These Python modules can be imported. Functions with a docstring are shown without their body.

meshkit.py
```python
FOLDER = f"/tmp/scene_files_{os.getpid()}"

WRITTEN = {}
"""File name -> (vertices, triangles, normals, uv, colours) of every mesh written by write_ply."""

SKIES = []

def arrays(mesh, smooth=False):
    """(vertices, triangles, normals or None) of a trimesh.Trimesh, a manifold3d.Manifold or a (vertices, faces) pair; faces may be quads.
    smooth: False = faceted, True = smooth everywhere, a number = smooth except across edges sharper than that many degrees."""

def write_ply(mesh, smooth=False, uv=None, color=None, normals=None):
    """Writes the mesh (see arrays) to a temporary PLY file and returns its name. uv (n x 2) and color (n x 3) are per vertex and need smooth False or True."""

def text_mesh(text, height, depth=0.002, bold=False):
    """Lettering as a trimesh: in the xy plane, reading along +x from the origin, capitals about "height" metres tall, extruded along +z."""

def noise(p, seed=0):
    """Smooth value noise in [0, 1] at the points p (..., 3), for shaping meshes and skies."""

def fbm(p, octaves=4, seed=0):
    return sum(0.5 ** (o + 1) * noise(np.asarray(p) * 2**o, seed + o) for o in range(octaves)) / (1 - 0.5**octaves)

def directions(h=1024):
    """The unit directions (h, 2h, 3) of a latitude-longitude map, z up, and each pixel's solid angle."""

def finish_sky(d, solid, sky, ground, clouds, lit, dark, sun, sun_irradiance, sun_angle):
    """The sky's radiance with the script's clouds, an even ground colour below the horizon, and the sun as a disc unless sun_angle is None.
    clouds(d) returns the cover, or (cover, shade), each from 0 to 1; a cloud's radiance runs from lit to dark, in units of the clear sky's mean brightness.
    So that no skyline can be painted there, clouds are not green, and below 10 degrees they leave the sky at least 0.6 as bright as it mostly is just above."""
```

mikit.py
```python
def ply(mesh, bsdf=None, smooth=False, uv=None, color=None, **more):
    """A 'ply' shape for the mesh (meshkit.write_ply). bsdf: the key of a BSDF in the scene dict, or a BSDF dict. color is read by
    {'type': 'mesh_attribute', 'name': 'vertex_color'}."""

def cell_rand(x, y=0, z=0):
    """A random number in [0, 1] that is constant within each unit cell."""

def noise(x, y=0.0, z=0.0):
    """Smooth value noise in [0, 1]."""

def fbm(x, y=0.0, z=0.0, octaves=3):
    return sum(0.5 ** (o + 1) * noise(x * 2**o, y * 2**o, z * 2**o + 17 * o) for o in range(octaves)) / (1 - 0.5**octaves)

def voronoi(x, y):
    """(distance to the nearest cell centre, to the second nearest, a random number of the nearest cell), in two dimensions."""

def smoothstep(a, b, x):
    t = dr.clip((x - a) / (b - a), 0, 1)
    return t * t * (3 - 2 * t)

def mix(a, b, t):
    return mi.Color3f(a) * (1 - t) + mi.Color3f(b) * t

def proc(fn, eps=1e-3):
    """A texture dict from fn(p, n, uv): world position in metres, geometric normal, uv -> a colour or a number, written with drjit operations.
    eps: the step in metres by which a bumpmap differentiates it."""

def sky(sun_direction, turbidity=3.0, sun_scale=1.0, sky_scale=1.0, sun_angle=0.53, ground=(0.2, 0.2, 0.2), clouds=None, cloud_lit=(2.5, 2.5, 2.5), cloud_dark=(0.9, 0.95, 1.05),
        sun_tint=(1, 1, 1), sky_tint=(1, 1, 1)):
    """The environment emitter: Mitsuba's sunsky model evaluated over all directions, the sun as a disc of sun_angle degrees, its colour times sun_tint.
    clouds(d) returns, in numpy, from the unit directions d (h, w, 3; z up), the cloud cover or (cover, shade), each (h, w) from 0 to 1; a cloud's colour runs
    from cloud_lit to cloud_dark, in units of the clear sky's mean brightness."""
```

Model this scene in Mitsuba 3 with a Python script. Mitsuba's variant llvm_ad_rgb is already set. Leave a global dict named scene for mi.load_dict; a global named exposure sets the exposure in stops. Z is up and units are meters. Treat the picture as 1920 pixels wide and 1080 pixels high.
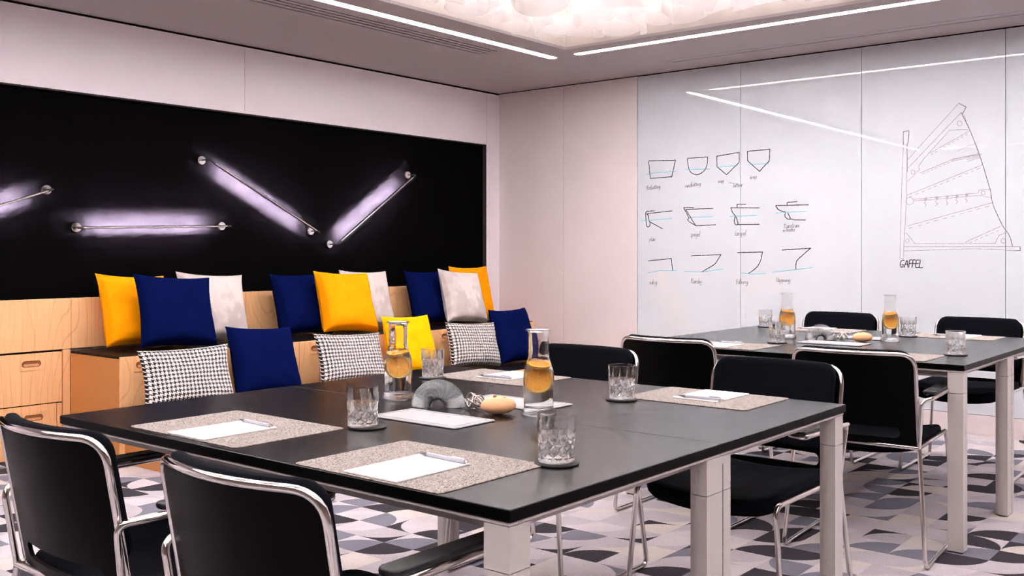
import math, random
import numpy as np, trimesh, drjit as dr, mitsuba as mi, mikit, meshkit
import manifold3d as m3
from shapely.geometry import LineString, Polygon, box as sbox
from shapely.ops import unary_union
from mikit import noise, fbm, smoothstep, mix, cell_rand, proc

T = mi.ScalarTransform4f
scene, labels = {}, {}
PI = math.pi
random.seed(7)
rng = np.random.default_rng(11)

# ------------------------------------------------------------------ camera, light, exposure
exposure = 2.33
CAM = np.array([5.775, -6.894, 1.179]); YAW = math.radians(39.216)
FWD = np.array([-math.sin(YAW), math.cos(YAW), 0.0])
scene['camera'] = {'type': 'perspective', 'fov': 54.38, 'fov_axis': 'x', 'near_clip': 0.05, 'far_clip': 100.0,
                   'principal_point_offset_y': (540 - 474) / 1080.0,
                   'to_world': T().look_at(origin=CAM.tolist(), target=(CAM + FWD).tolist(), up=[0, 0, 1])}
SLOT_RAD = (13.8, 12.85, 13.15)      # linear ceiling lights, two of them added for fill
COFFER_RAD = (1.85, 1.77, 1.80)      # light battens above the paper petals
LED_RAD = (14500.0, 12000.0, 15200.0)    # strips of the wall lamps, facing the black panel

# ------------------------------------------------------------------ materials
def rgb(*c): return {'type': 'rgb', 'value': list(c)}
def srgb(r, g, b):
    f = lambda v: (v / 12.92 if v <= 0.04045 else ((v + 0.055) / 1.055) ** 2.4)
    return tuple(f(v / 255.0) for v in (r, g, b))
def mat(name, d, two=True):
    scene[name] = {'type': 'twosided', 'bsdf': d} if two else d
def pr(color, rough=0.5, **k):
    c = color if isinstance(color, dict) else rgb(*color)
    return {'type': 'principled', 'base_color': c, 'roughness': rough, **k}
mat('m_wall', {'type': 'diffuse', 'reflectance': rgb(.87, .80, .83)})
mat('m_pinkwall', {'type': 'diffuse', 'reflectance': rgb(.74, .655, .655)})
mat('m_ceiling', {'type': 'diffuse', 'reflectance': rgb(.47, .422, .428)})
mat('m_farwall', {'type': 'diffuse', 'reflectance': rgb(.22, .17, .15)})
mat('m_dark', {'type': 'diffuse', 'reflectance': rgb(.012, .010, .011)})
mat('m_slotdark', {'type': 'diffuse', 'reflectance': rgb(.05, .045, .048)})
mat('m_board', {'type': 'plastic', 'diffuse_reflectance': rgb(.635, .677, .712), 'int_ior': 1.5, 'nonlinear': False})
mat('m_panel', {'type': 'diffuse', 'reflectance': rgb(.0026, .0024, .0027)})
mat('m_blacktop', {'type': 'roughplastic', 'diffuse_reflectance': rgb(.0020, .0022, .0022), 'int_ior': 1.36, 'alpha': .085, 'nonlinear': False})
mat('m_seattop', pr((.003, .003, .0032), .45, specular=.12))
mat('m_alu', pr((.52, .475, .46), .45, specular=.4))
mat('m_chrome', pr((.74, .70, .68), .09, metallic=1.0))
mat('m_steel', pr((.72, .75, .77), .28, metallic=1.0))
mat('m_fabric', pr((.0030, .0036, .0062), .85, specular=.05, sheen=.12))
mat('m_shell', pr((.0018, .0018, .0018), .33, specular=.035))
mat('m_armpad', pr((.007, .0075, .008), .42, specular=.45))
mat('m_coaster', pr((.006, .006, .006), .6))
mat('m_paper', {'type': 'diffuse', 'reflectance': rgb(.93, .93, .93)})
mat('m_tray', pr((.43, .43, .445), .3, specular=.4))
mat('m_trayline', pr((.23, .23, .24), .4))
mat('m_pen', pr((.42, .41, .46), .3, specular=.5))
mat('m_pendark', pr((.10, .10, .11), .4))
mat('m_led', {'type': 'diffuse', 'reflectance': rgb(.7, .7, .7)})
mat('m_petal', {'type': 'principledthin', 'base_color': rgb(.94, .915, .92), 'roughness': .6, 'diff_trans': 1.05, 'spec_trans': 0.0}, False)
mat('m_coffer', {'type': 'diffuse', 'reflectance': rgb(.70, .645, .60)})
mat('m_marker', {'type': 'diffuse', 'reflectance': rgb(.045, .04, .045)})
mat('m_marker_grey', {'type': 'diffuse', 'reflectance': rgb(.21, .20, .21)})
mat('m_marker_faint', {'type': 'diffuse', 'reflectance': rgb(.36, .33, .35)})
mat('m_marker_pink', {'type': 'diffuse', 'reflectance': rgb(.58, .40, .44)})
mat('m_marker_blue', {'type': 'diffuse', 'reflectance': rgb(.22, .55, .65)})
mat('m_glass', {'type': 'dielectric', 'int_ior': 1.5, 'ext_ior': 1.0}, False)
mat('m_cutglass', {'type': 'roughdielectric', 'int_ior': 1.5, 'ext_ior': 1.0, 'alpha': .14}, False)
mat('m_waterglass', {'type': 'dielectric', 'int_ior': 1.33, 'ext_ior': 1.5}, False)
mat('m_water', {'type': 'dielectric', 'int_ior': 1.33, 'ext_ior': 1.0}, False)
mat('m_pebble', pr((.84, .47, .245), .42, specular=.35))
mat('m_pebblemark', {'type': 'diffuse', 'reflectance': rgb(.33, .17, .06)})

def wood_fn(base, dark, k=1.0):
    def fn(p, n, uv):
        # vertical grain: coordinate across the grain runs along the face, z along it
        a = dr.select(dr.abs(n.x) > .6, p.y, p.x) + p.x * .37
        w = fbm(a * 3.1 + 7.0, p.z * .9, 3.0, 3)
        rings = a * 16 + w * 9 + noise(a * 2.2, p.z * 2.4, 9.0) * 4
        g = dr.abs(rings - dr.floor(rings) - .5) * 2
        g = smoothstep(.80, 1.0, g) * (.35 + .65 * noise(a * 3, p.z * 1.2, 4.0))
        fine = noise(a * 240, p.z * 5, 1.0)
        big = fbm(a * 2.0, p.z * .7, 8.0, 2)
        return mix(base, dark, dr.clip(k * (g * .62 + (fine - .5) * .34 + (big - .5) * .5 + .12), 0, 1))
    return fn
mat('m_wood', pr(proc(wood_fn((.87, .505, .25), (.60, .27, .09), .8)), .42, specular=.35))
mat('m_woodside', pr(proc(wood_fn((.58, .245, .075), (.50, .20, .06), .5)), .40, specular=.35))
mat('m_handle', pr((.60, .30, .14), .45))
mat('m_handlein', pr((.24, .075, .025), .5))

def cloth(color, amp=.10, f=900.0):
    def fn(p, n, uv):
        g = noise(uv.x * f, uv.y * f, 1.0) * .5 + fbm(uv.x * 9, uv.y * 9, 2.0, 3) * .5
        return mi.Color3f(*color) * (1 - amp + 2 * amp * g)
    return proc(fn)
mat('m_yellow', pr(cloth((.93, .335, .002)), .85, specular=.05))
mat('m_lemon', pr(cloth((.95, .47, .002)), .85, specular=.05))
mat('m_navy', pr(cloth((.0014, .0050, .048), .14), .85, specular=.02))
def beige_fn(p, n, uv):
    m = smoothstep(.40, .62, fbm(uv.x * 9, uv.y * 7, 5.0, 4))
    return mix((.66, .575, .545), (.52, .445, .42), m)
mat('m_beige', pr(proc(beige_fn), .8, specular=.1))
def hound_fn(p, n, uv):
    s = 40.0 * 8 / 1.0
    i, j = dr.floor(uv.x * s), dr.floor(uv.y * s)
    md = lambda v, m: v - m * dr.floor(v / m)
    warp, weft = md(i, 8.0) < 4, md(j, 8.0) < 4
    dark = dr.select(md(i + j, 4.0) < 2, warp, weft)
    return dr.select(dark, mi.Color3f(.018, .014, .014), mi.Color3f(.80, .74, .72))
mat('m_hound', pr(proc(hound_fn), .85, specular=.1))
def mat_fn(p, n, uv):
    s = 420.0
    a, b = (p.x + p.y * .15) * s, (p.y - p.x * .15) * s
    r = cell_rand(a, b, 3.0)
    w = noise(p.x * 700, p.y * 300, 2.0)
    v = r * .75 + w * .25
    return mix((.05, .038, .033), (.385, .335, .305), smoothstep(.05, .75, v))
mat('m_placemat', pr(proc(mat_fn), .75, specular=.2))

CX0, CXS, CY0, CYS = 2.641, .1642, -3.754, .1626      # carpet grid
def carpet_fn(p, n, uv):
    gx, gy = (p.x - CX0) / CXS, (p.y - CY0) / CYS
    i, j = dr.floor(gx), dr.floor(gy)
    u, v = gx - i, gy - j
    o = cell_rand(i, j, 1.0)
    uu = dr.select(o < .5, u, 1 - u)
    o2 = cell_rand(i, j, 2.0)
    vv = dr.select(o2 < .5, v, 1 - v)
    d = dr.sqrt(uu * uu + vv * vv)
    edge = smoothstep(-.012, .012, d - 1.0)
    r, s = cell_rand(i, j, 5.0), cell_rand(i, j, 6.0)
    light, lilac, cream = mi.Color3f(.51, .46, .487), mi.Color3f(.43, .39, .418), mi.Color3f(.54, .48, .46)
    blue, dark = mi.Color3f(.185, .183, .22), mi.Color3f(.048, .044, .051)
    def pick(t, a, b, c, e):
        return dr.select(t < a, light, dr.select(t < b, lilac, dr.select(t < c, cream, dr.select(t < e, blue, dark))))
    disc, out = pick(r, .26, .46, .60, .82), pick(s, .34, .62, .82, .88)
    col = disc * (1 - edge) + out * edge
    tuft = .90 + .20 * noise(p.x * 420, p.y * 420, 1.0)
    cloud = .90 + .20 * fbm(p.x * 7, p.y * 7, 4.0, 3)
    return col * (tuft * cloud)
mat('m_carpet', {'type': 'diffuse', 'reflectance': proc(carpet_fn)})
def flesh_fn(p, n, uv):
    r = dr.sqrt(uv.x * uv.x + uv.y * uv.y)
    a = dr.atan2(uv.y, uv.x) * (10 / (2 * PI))
    seg = dr.abs(a - dr.floor(a) - .5)
    line = smoothstep(.40, .47, seg) * smoothstep(.15, .3, r)
    pith = dr.maximum(smoothstep(.84, .90, r), 1 - smoothstep(.06, .12, r))
    return mix((.99, .41, .008), (.99, .80, .32), dr.maximum(line * .7, pith * .85))
mat('m_flesh', pr(proc(flesh_fn), .4))
mat('m_peel', pr((.99, .48, .006), .4))

# ------------------------------------------------------------------ mesh helpers
def man(m):
    q = m.to_mesh(); return trimesh.Trimesh(q.vert_properties[:, :3], q.tri_verts, process=False)
def cat(*ms): return trimesh.util.concatenate([m if isinstance(m, trimesh.Trimesh) else man(m) for m in ms])
def hull(pts): return man(m3.Manifold.hull_points(np.asarray(pts, float)))
def bx(x0, x1, y0, y1, z0, z1, c=0.0):
    """box, edges chamfered by c"""
    if c <= 0:
        return hull([(x, y, z) for x in (x0, x1) for y in (y0, y1) for z in (z0, z1)])
    P = []
    for x, a in ((x0, 1), (x1, -1)):
        for y, b in ((y0, 1), (y1, -1)):
            for z, d in ((z0, 1), (z1, -1)):
                P += [(x, y + b * c, z + d * c), (x + a * c, y, z + d * c), (x + a * c, y + b * c, z)]
    return hull(P)
def pad(hx, hy, hz, R, r, n=8):
    """flat cushion: plan corners of radius R, edges of radius r"""
    P = []
    for k in range(4):
        sx, sy = ((1, 1), (-1, 1), (-1, -1), (1, -1))[k]
        for a in np.linspace(0, PI / 2, n):
            t = a + k * PI / 2
            for b in np.linspace(-PI / 2, PI / 2, 7):
                q = R - r + r * math.cos(b)
                P.append((sx * (hx - R) + q * math.cos(t), sy * (hy - R) + q * math.sin(t), math.copysign(hz - r, b) * (abs(b) > 1e-9) + r * math.sin(b)))
    return m3.Manifold.hull_points(np.array(P))
def lathe(prof, n=48):
    prof = np.asarray(prof, float)
    a = np.arange(n) * 2 * PI / n
    v = np.stack([prof[:, None, 0] * np.cos(a), prof[:, None, 0] * np.sin(a), np.repeat(prof[:, 1:2], n, 1)], -1).reshape(-1, 3)
    f = []
    for i in range(len(prof) - 1):
        for j in range(n):
            k = (j + 1) % n
            f += [(i * n + j, i * n + k, (i + 1) * n + k), (i * n + j, (i + 1) * n + k, (i + 1) * n + j)]
    return trimesh.Trimesh(v, f, process=False)
def fillet(pts, r, n=6):
    pts = [np.array(p, float) for p in pts]; out = [pts[0]]
    for i in range(1, len(pts) - 1):
        a, b, c = pts[i - 1], pts[i], pts[i + 1]
        la, lc = np.linalg.norm(a - b), np.linalg.norm(c - b)
        d = min(r, la * .48, lc * .48)
        p, q = b + (a - b) / la * d, b + (c - b) / lc * d
        for t in np.linspace(0, 1, n):
            out.append((1 - t) ** 2 * p + 2 * t * (1 - t) * b + t * t * q)
    out.append(pts[-1]); return np.array(out)
def tube(pts, r, sides=10, closed=False):
    p = np.asarray(pts, float); N = len(p)
    if closed: t = np.roll(p, -1, 0) - np.roll(p, 1, 0)
    else: t = np.gradient(p, axis=0)
    t /= np.linalg.norm(t, axis=1, keepdims=True) + 1e-12
    u = np.cross(t[0], [0, 0, 1.0] if abs(t[0][2]) < .9 else [1.0, 0, 0]); u /= np.linalg.norm(u)
    U = []
    for i in range(N):
        u = u - t[i] * (u @ t[i]); u /= np.linalg.norm(u); U.append(u)
    U = np.array(U); W = np.cross(t, U)
    a = np.arange(sides) * 2 * PI / sides
    rr = np.broadcast_to(r, (N,))[:, None, None]
    v = (p[:, None] + rr * (np.cos(a)[None, :, None] * U[:, None] + np.sin(a)[None, :, None] * W[:, None])).reshape(-1, 3)
    f = []
    for i in range(N if closed else N - 1):
        i2 = (i + 1) % N
        for j in range(sides):
            k = (j + 1) % sides
            f += [(i * sides + j, i * sides + k, i2 * sides + k), (i * sides + j, i2 * sides + k, i2 * sides + j)]
    if not closed:
        v = np.vstack([v, p[0], p[-1]]); c0, c1 = len(v) - 2, len(v) - 1
        for j in range(sides):
            k = (j + 1) % sides
            f += [(c0, k, j), (c1, (N - 1) * sides + j, (N - 1) * sides + k)]
    return trimesh.Trimesh(v, f, process=False)
def prism(poly, h): return trimesh.creation.extrude_polygon(poly, h, engine='earcut')

# ------------------------------------------------------------------ scene helpers
used = {}
def numbered(name):
    n = used.get(name, 0); used[name] = n + 1
    return name if n == 0 else f'{name}_{n:03d}'
def shape(mesh, bsdf, smooth=False, **k): return mikit.ply(mesh, bsdf, smooth, **k)
def put(key, d, M=None, **k):
    scene[key] = {**d, **({'to_world': M} if M is not None else {}), **k}
    return key
def say(key, label=None, cat_=None, group=None, kind=None):
    labels[key] = {a: b for a, b in (('label', label), ('category', cat_), ('group', group), ('kind', kind)) if b}
def struct(name, mesh, bsdf, parent=None, label=None, smooth=False):
    key = numbered(f'{parent}__{name}' if parent else name)
    put(key, shape(mesh, bsdf, smooth))
    if not parent: say(key, label, None, None, 'structure')
    elif label: labels[key] = {'label': label}
    return key
def part(parent, name, d, M=None, label=None, **k):
    key = numbered(f'{parent}__{name}')
    put(key, d, M, **k)
    if label: labels[key] = {'label': label}
    return key
def thing(name, label, cat_, group=None):
    key = numbered(name); say(key, label, cat_, group); return key
def place(x, y, z=0, deg=0): return T().translate([x, y, z]).rotate([0, 0, 1], deg)

# ================================================================== THE ROOM
CEIL = 2.614
RX, RY = 8.6, -9.6          # far sides of the room, behind the camera
struct('floor', bx(-.3, RX, RY, .3, -.1, 0), 'm_carpet', label='patterned carpet of quarter circles in lilac, cream, grey and black')
COF = (1.61, 6.2, -7.3, -1.19)   # coffer opening x0 x1 y0 y1
S1X, S2Y, SW = 1.362, -1.010, .038
# vents and lights lie in cut-outs of the ceiling board
VENT1 = (1.035, 1.212, -7.3, -1.46)
VENT2 = (1.96, 6.6, -.405, -.305)
def ceiling_board():
    solid = sbox(-.3, RY, RX, .3)
    cuts = [sbox(COF[0], COF[2], COF[1], COF[3]), sbox(VENT1[0], VENT1[2], VENT1[1], VENT1[3]), sbox(VENT2[0], VENT2[2], VENT2[1], VENT2[3])]
    cuts += [LineString(l).buffer(SW) for l in SLOTS]
    m = prism(solid.difference(unary_union(cuts)), .02); m.apply_translation([0, 0, CEIL]); return m
SLOTS = [[(S1X, -1.02), (S1X, -7.5)], [(1.60, S2Y), (6.3, S2Y)], [(6.5, -1.02), (6.5, -7.5)], [(1.60, -7.5), (6.3, -7.5)]]  # the last two slots are unseen, added for fill light
struct('ceiling', ceiling_board(), 'm_ceiling', label='mauve grey plaster ceiling around the light coffer')
struct('ceiling_slab', bx(-.3, RX, RY, .3, 3.2, 3.3), 'm_dark', 'ceiling')
# coffer sides
t_ = .03
struct('coffer_side', cat(bx(COF[0] - t_, COF[0], COF[2] - t_, COF[3] + t_, CEIL + .018, 3.2), bx(COF[1], COF[1] + t_, COF[2] - t_, COF[3] + t_, CEIL + .018, 3.2),
                          bx(COF[0], COF[1], COF[3], COF[3] + t_, CEIL + .018, 3.2), bx(COF[0], COF[1], COF[2] - t_, COF[2], CEIL + .018, 3.2)), 'm_coffer', 'ceiling', 'warm beige upright sides of the ceiling coffer')
# walls
PT, PB, PY1 = 2.140, .911, -.177          # black niche: top, bottom, right end
struct('wall_left', bx(-.25, -.045, RY, 0, 0, CEIL), 'm_wall', label='white panelled wall with a long black niche')
for y0, y1 in ((RY, -2.735), (-2.731, PY1 - .002), (PY1 + .002, 0)):
    struct('panel', bx(-.045, 0, y0, y1, PT if y1 < -.1 else 0, CEIL - .016), 'm_wall', 'wall_left')
struct('panel', bx(-.045, 0, RY, PY1 - .002, 0, .60), 'm_wall', 'wall_left')
struct('trim_1', bx(-.044, -.012, RY, 0, CEIL - .017, CEIL), 'm_dark', label='black shadow gap between left wall and ceiling')
struct('wall_right', bx(0, RX, .035, .25, 0, CEIL), 'm_pinkwall', label='pale pink panelled wall beside the whiteboards')
BX0 = 1.460; bounds_end = 5.115
for x0, x1 in ((0, .719), (.7225, BX0 - .002), (bounds_end, RX)):
    struct('panel', bx(x0, x1, 0.0, .036, 0, CEIL - .008), 'm_pinkwall', 'wall_right')
struct('trim_2', bx(0, RX, .012, .034, CEIL - .008, CEIL), 'm_dark', label='dark shadow gap between right wall and ceiling')
struct('baseboard_right', bx(BX0, bounds_end - .002, 0.0, .035, 0, .130), 'm_pinkwall', label='pale pink plinth under the whiteboards')
struct('wall_back', bx(-.3, RX, RY - .2, RY, 0, CEIL), 'm_farwall', label='plain wall behind the camera')
struct('wall_side', bx(RX, RX + .2, RY, .3, 0, CEIL), 'm_farwall', label='plain wall at the far side of the room')

# black niche panel and its frame
k = thing('black_wall_panel', 'long matt black panel set in the left wall behind the tube lamps', 'wall panel')
part(k, 'panel', shape(bx(-.044, -.034, -6.6, PY1 - .004, PB - .02, PT - .004), 'm_panel'))
part(k, 'frame', shape(cat(bx(-.034, .001, -6.6, PY1 - .003, PT - .008, PT - .0005), bx(-.034, .001, PY1 - .010, PY1 - .0025, PB, PT - .008)), 'm_slotdark'))

# whiteboards
bounds = [BX0, 2.365, 3.279, 4.199, 5.113]
wb = []
wl = ['tall glass whiteboard with boat hull sketches, next to the pink wall', 'tall glass whiteboard with the right-hand column of hull sketches', 'tall glass whiteboard with the large sail drawing',
      'tall blank glass whiteboard at the right edge of the photo']
for i in range(len(bounds) - 1):
    k = thing('whiteboard', wl[i] or 'blank glass whiteboard outside the photo', 'whiteboard', 'wall-high glass whiteboards')
    part(k, 'glass', shape(bx(bounds[i] + .0015, bounds[i + 1] - .0015, .004, .034, .133, CEIL - .009), 'm_board'))
    wb.append(k)

# ------------------------------------------------------------------ marker drawings
def cam_ray(px, py):
    r = (px - 960) / 1868.756
    xr, yr = (math.cos(YAW), -math.sin(YAW)), (math.sin(YAW), math.cos(YAW))
    return np.array([r * xr[0] + xr[1], r * yr[0] + yr[1], -(py - 474) / 1868.756])
def onwall(px, py):      # from a measured point of the photograph to (x, z) on the board
    d = cam_ray(px, py); q = CAM + d * ((0 - CAM[1]) / d[1]); return (q[0], q[2])
def ribbon(lines, w):
    """drawn strokes as flat ink on the board"""
    g = unary_union([LineString(l).buffer(w / 2, quad_segs=3) for l in lines if len(l) > 1]).simplify(.0003)
    ms = [prism(p, .0006) for p in getattr(g, 'geoms', [g]) if p.area > 1e-7]
    m = trimesh.util.concatenate(ms); v = np.array(m.vertices)
    m.vertices = np.stack([v[:, 0], .0042 - v[:, 2], v[:, 1]], -1)
    m.invert() if m.volume < 0 else None
    return m
def smooth_line(l, n=5):
    p = np.array(l, float)
    if len(p) < 3: return l
    out = []
    for i in range(len(p) - 1):
        p0, p1, p2, p3 = p[max(i - 1, 0)], p[i], p[i + 1], p[min(i + 2, len(p) - 1)]
        for t in np.linspace(0, 1, n, endpoint=False):
            out.append(.5 * (2 * p1 + (p2 - p0) * t + (2 * p0 - 5 * p1 + 4 * p2 - p3) * t * t + (3 * p1 - p0 - 3 * p2 + p3) * t ** 3))
    return out + [p[-1]]
A, B_, C_ = (3.6, 1180, 260), (8.306, 1200, 330), (8.31, 1340, 330)
D_ = (5.647, 1200, 460)
def W(s, l): return [onwall(s[1] + x / s[0], s[2] + y / s[0]) for x, y in l]
sketches = [  # (scale, black lines, curved black lines, blue lines)
    (A, [[(128, 150), (310, 145), (285, 257), (140, 268), (128, 150)]], [], [[(115, 242), (165, 232), (310, 220)]]),
    (A, [[(390, 133), (527, 123)]], [[(527, 123), (522, 180), (500, 220), (457, 243), (415, 228), (397, 190), (390, 133)]], [[(380, 208), (540, 205)]]),
    (A, [[(588, 118), (740, 92), (740, 160), (655, 243), (590, 190), (588, 118)]], [], [[(590, 193), (730, 180)]]),
    (A, [[(795, 85), (947, 72), (943, 150), (877, 220), (797, 150), (795, 85)]], [], [[(800, 175), (940, 168)]]),
    (B_, [[(225, 540), (90, 555)], [(100, 595), (120, 600), (140, 710), (345, 820)], [(105, 585), (495, 545)]], [[(90, 555), (85, 600), (95, 760), (120, 795), (150, 770), (155, 720)]], [[(25, 698), (490, 662)]]),
    (B_, [[(830, 490), (675, 495), (760, 655), (735, 680), (765, 715), (870, 775)], [(710, 525), (865, 775), (1170, 760)], [(720, 520), (1135, 505)]], [], [[(800, 645), (1140, 630)]]),
    (C_, [[(480, 438), (345, 440), (345, 500)], [(245, 495), (690, 497)], [(345, 755), (690, 752)]], [[(250, 495), (270, 560), (320, 625), (350, 700), (365, 760)], [(320, 625), (300, 700), (315, 750), (345, 765)]], [[(240, 630), (660, 612)]]),
    (C_, [[(1280, 398), (1130, 410), (1125, 460)], [(950, 462), (1455, 447)]], [[(950, 465), (980, 515), (1040, 548), (1105, 560)], [(1105, 560), (1090, 620), (1130, 668), (1175, 665), (1135, 575)], [(1175, 665), (1250, 683), (1410, 685)]], [[(950, 575), (1430, 550)]]),
    (D_, [[(85, 165), (330, 140), (342, 268)]], [], [[(80, 290), (200, 268), (385, 267)]]),
    (D_, [[(545, 112), (855, 98)]], [[(855, 98), (820, 155), (780, 205), (655, 280)]], [[(470, 275), (655, 283), (880, 250)]]),
    (D_, [[(1030, 78), (1295, 70)]], [[(1295, 70), (1275, 160), (1230, 235), (1150, 297)]], [[(1060, 292), (1200, 305), (1330, 298)]]),
    (D_, [[(1505, 50), (1805, 30)]], [[(1805, 30), (1670, 150), (1650, 200), (1648, 255)]], [[(1405, 285), (1640, 258), (1825, 235)]])]
# single-stroke handwriting: x from 0, x-height .5, ascender 1, descender -.4
F = {'a': (.45, [[(.42, .42), (.25, .5), (.05, .3), (.1, .03), (.3, .05), (.42, .42), (.4, .05), (.5, 0)]]), 'b': (.42, [[(.05, 1), (.05, 0), (.3, .02), (.38, .25), (.25, .45), (.05, .35)]]),
     'c': (.38, [[(.36, .42), (.2, .5), (.04, .25), (.15, 0), (.36, .08)]]), 'd': (.45, [[(.38, .42), (.2, .5), (.05, .2), (.2, 0), (.38, .15), (.42, 1), (.4, 0)]]), 'e': (.4, [[(.05, .25), (.34, .3), (.25, .5), (.08, .4), (.06, .1), (.25, 0), (.4, .1)]]),
     'f': (.35, [[(.38, .95), (.2, .95), (.15, .5), (.12, -.1)], [(0, .5), (.33, .52)]]), 'g': (.45, [[(.4, .45), (.2, .5), (.06, .25), (.2, .05), (.4, .4), (.38, -.25), (.2, -.4), (.02, -.3)]]), 'h': (.42, [[(.06, 1), (.04, 0), (.1, .35), (.28, .5), (.35, .35), (.36, 0)]]),
     'i': (.2, [[(.08, .5), (.1, .05), (.2, .02)]]), 'k': (.4, [[(.06, 1), (.05, 0)], [(.35, .5), (.07, .25), (.36, 0)]]), 'l': (.22, [[(.1, 1), (.07, .1), (.2, .02)]]), 'm': (.62, [[(.04, .5), (.06, 0), (.1, .35), (.22, .48), (.3, .3), (.3, 0), (.36, .38), (.48, .48), (.56, .3), (.58, 0)]]),
     'n': (.42, [[(.04, .5), (.06, 0), (.12, .38), (.28, .48), (.36, .3), (.38, 0)]]), 'o': (.4, [[(.2, .5), (.04, .25), (.18, 0), (.35, .2), (.3, .45), (.2, .5), (.42, .42)]]), 'p': (.42, [[(.06, .5), (.03, -.4), (.06, .4), (.25, .5), (.36, .28), (.22, .05), (.06, .1)]]),
     'r': (.32, [[(.05, .5), (.07, 0), (.12, .38), (.3, .48)]]), 's': (.35, [[(.32, .45), (.12, .48), (.12, .3), (.3, .18), (.22, 0), (.03, .06)]]), 't': (.32, [[(.15, .85), (.12, .1), (.28, .02)], [(0, .55), (.3, .58)]]), 'u': (.42, [[(.05, .5), (.08, .05), (.25, 0), (.36, .5), (.38, .02)]]),
     'v': (.4, [[(.03, .5), (.16, 0), (.36, .5)]]), ' ': (.3, []), '-': (.3, [[(.03, .25), (.25, .27)]]), 'R': (.5, [[(.05, 0), (.08, .9), (.35, .88), (.38, .6), (.1, .48), (.42, 0)]]), 'K': (.5, [[(.06, .95), (.05, 0)], [(.42, .9), (.07, .45), (.45, 0)]]),
     'G': (.62, [[(.55, .85), (.3, .98), (.05, .6), (.12, .12), (.4, .0), (.5, .35), (.28, .35)]]), 'A': (.55, [[(.02, 0), (.25, .95), (.48, .05)], [(.1, .38), (.42, .40)]]), 'F': (.45, [[(.06, 0), (.08, .95), (.42, .97)], [(.08, .5), (.35, .52)]]), 'E': (.5, [[(.45, .95), (.08, .93), (.06, .02), (.46, 0)], [(.08, .5), (.36, .52)]]), 'L': (.5, [[(.08, 1.0), (.06, .02), (.48, -.02)]])}
def write(text, x, z, h, slope=0.0):
    out, at = [], 0.0
    for ch in text:
        w, strokes = F[ch]
        for s in strokes:
            out.append([(x + (at + a) * h + b * h * .12, z + b * h + (at + a) * h * slope) for a, b in smooth_line(s, 3)])
        at += w
    return out
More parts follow.
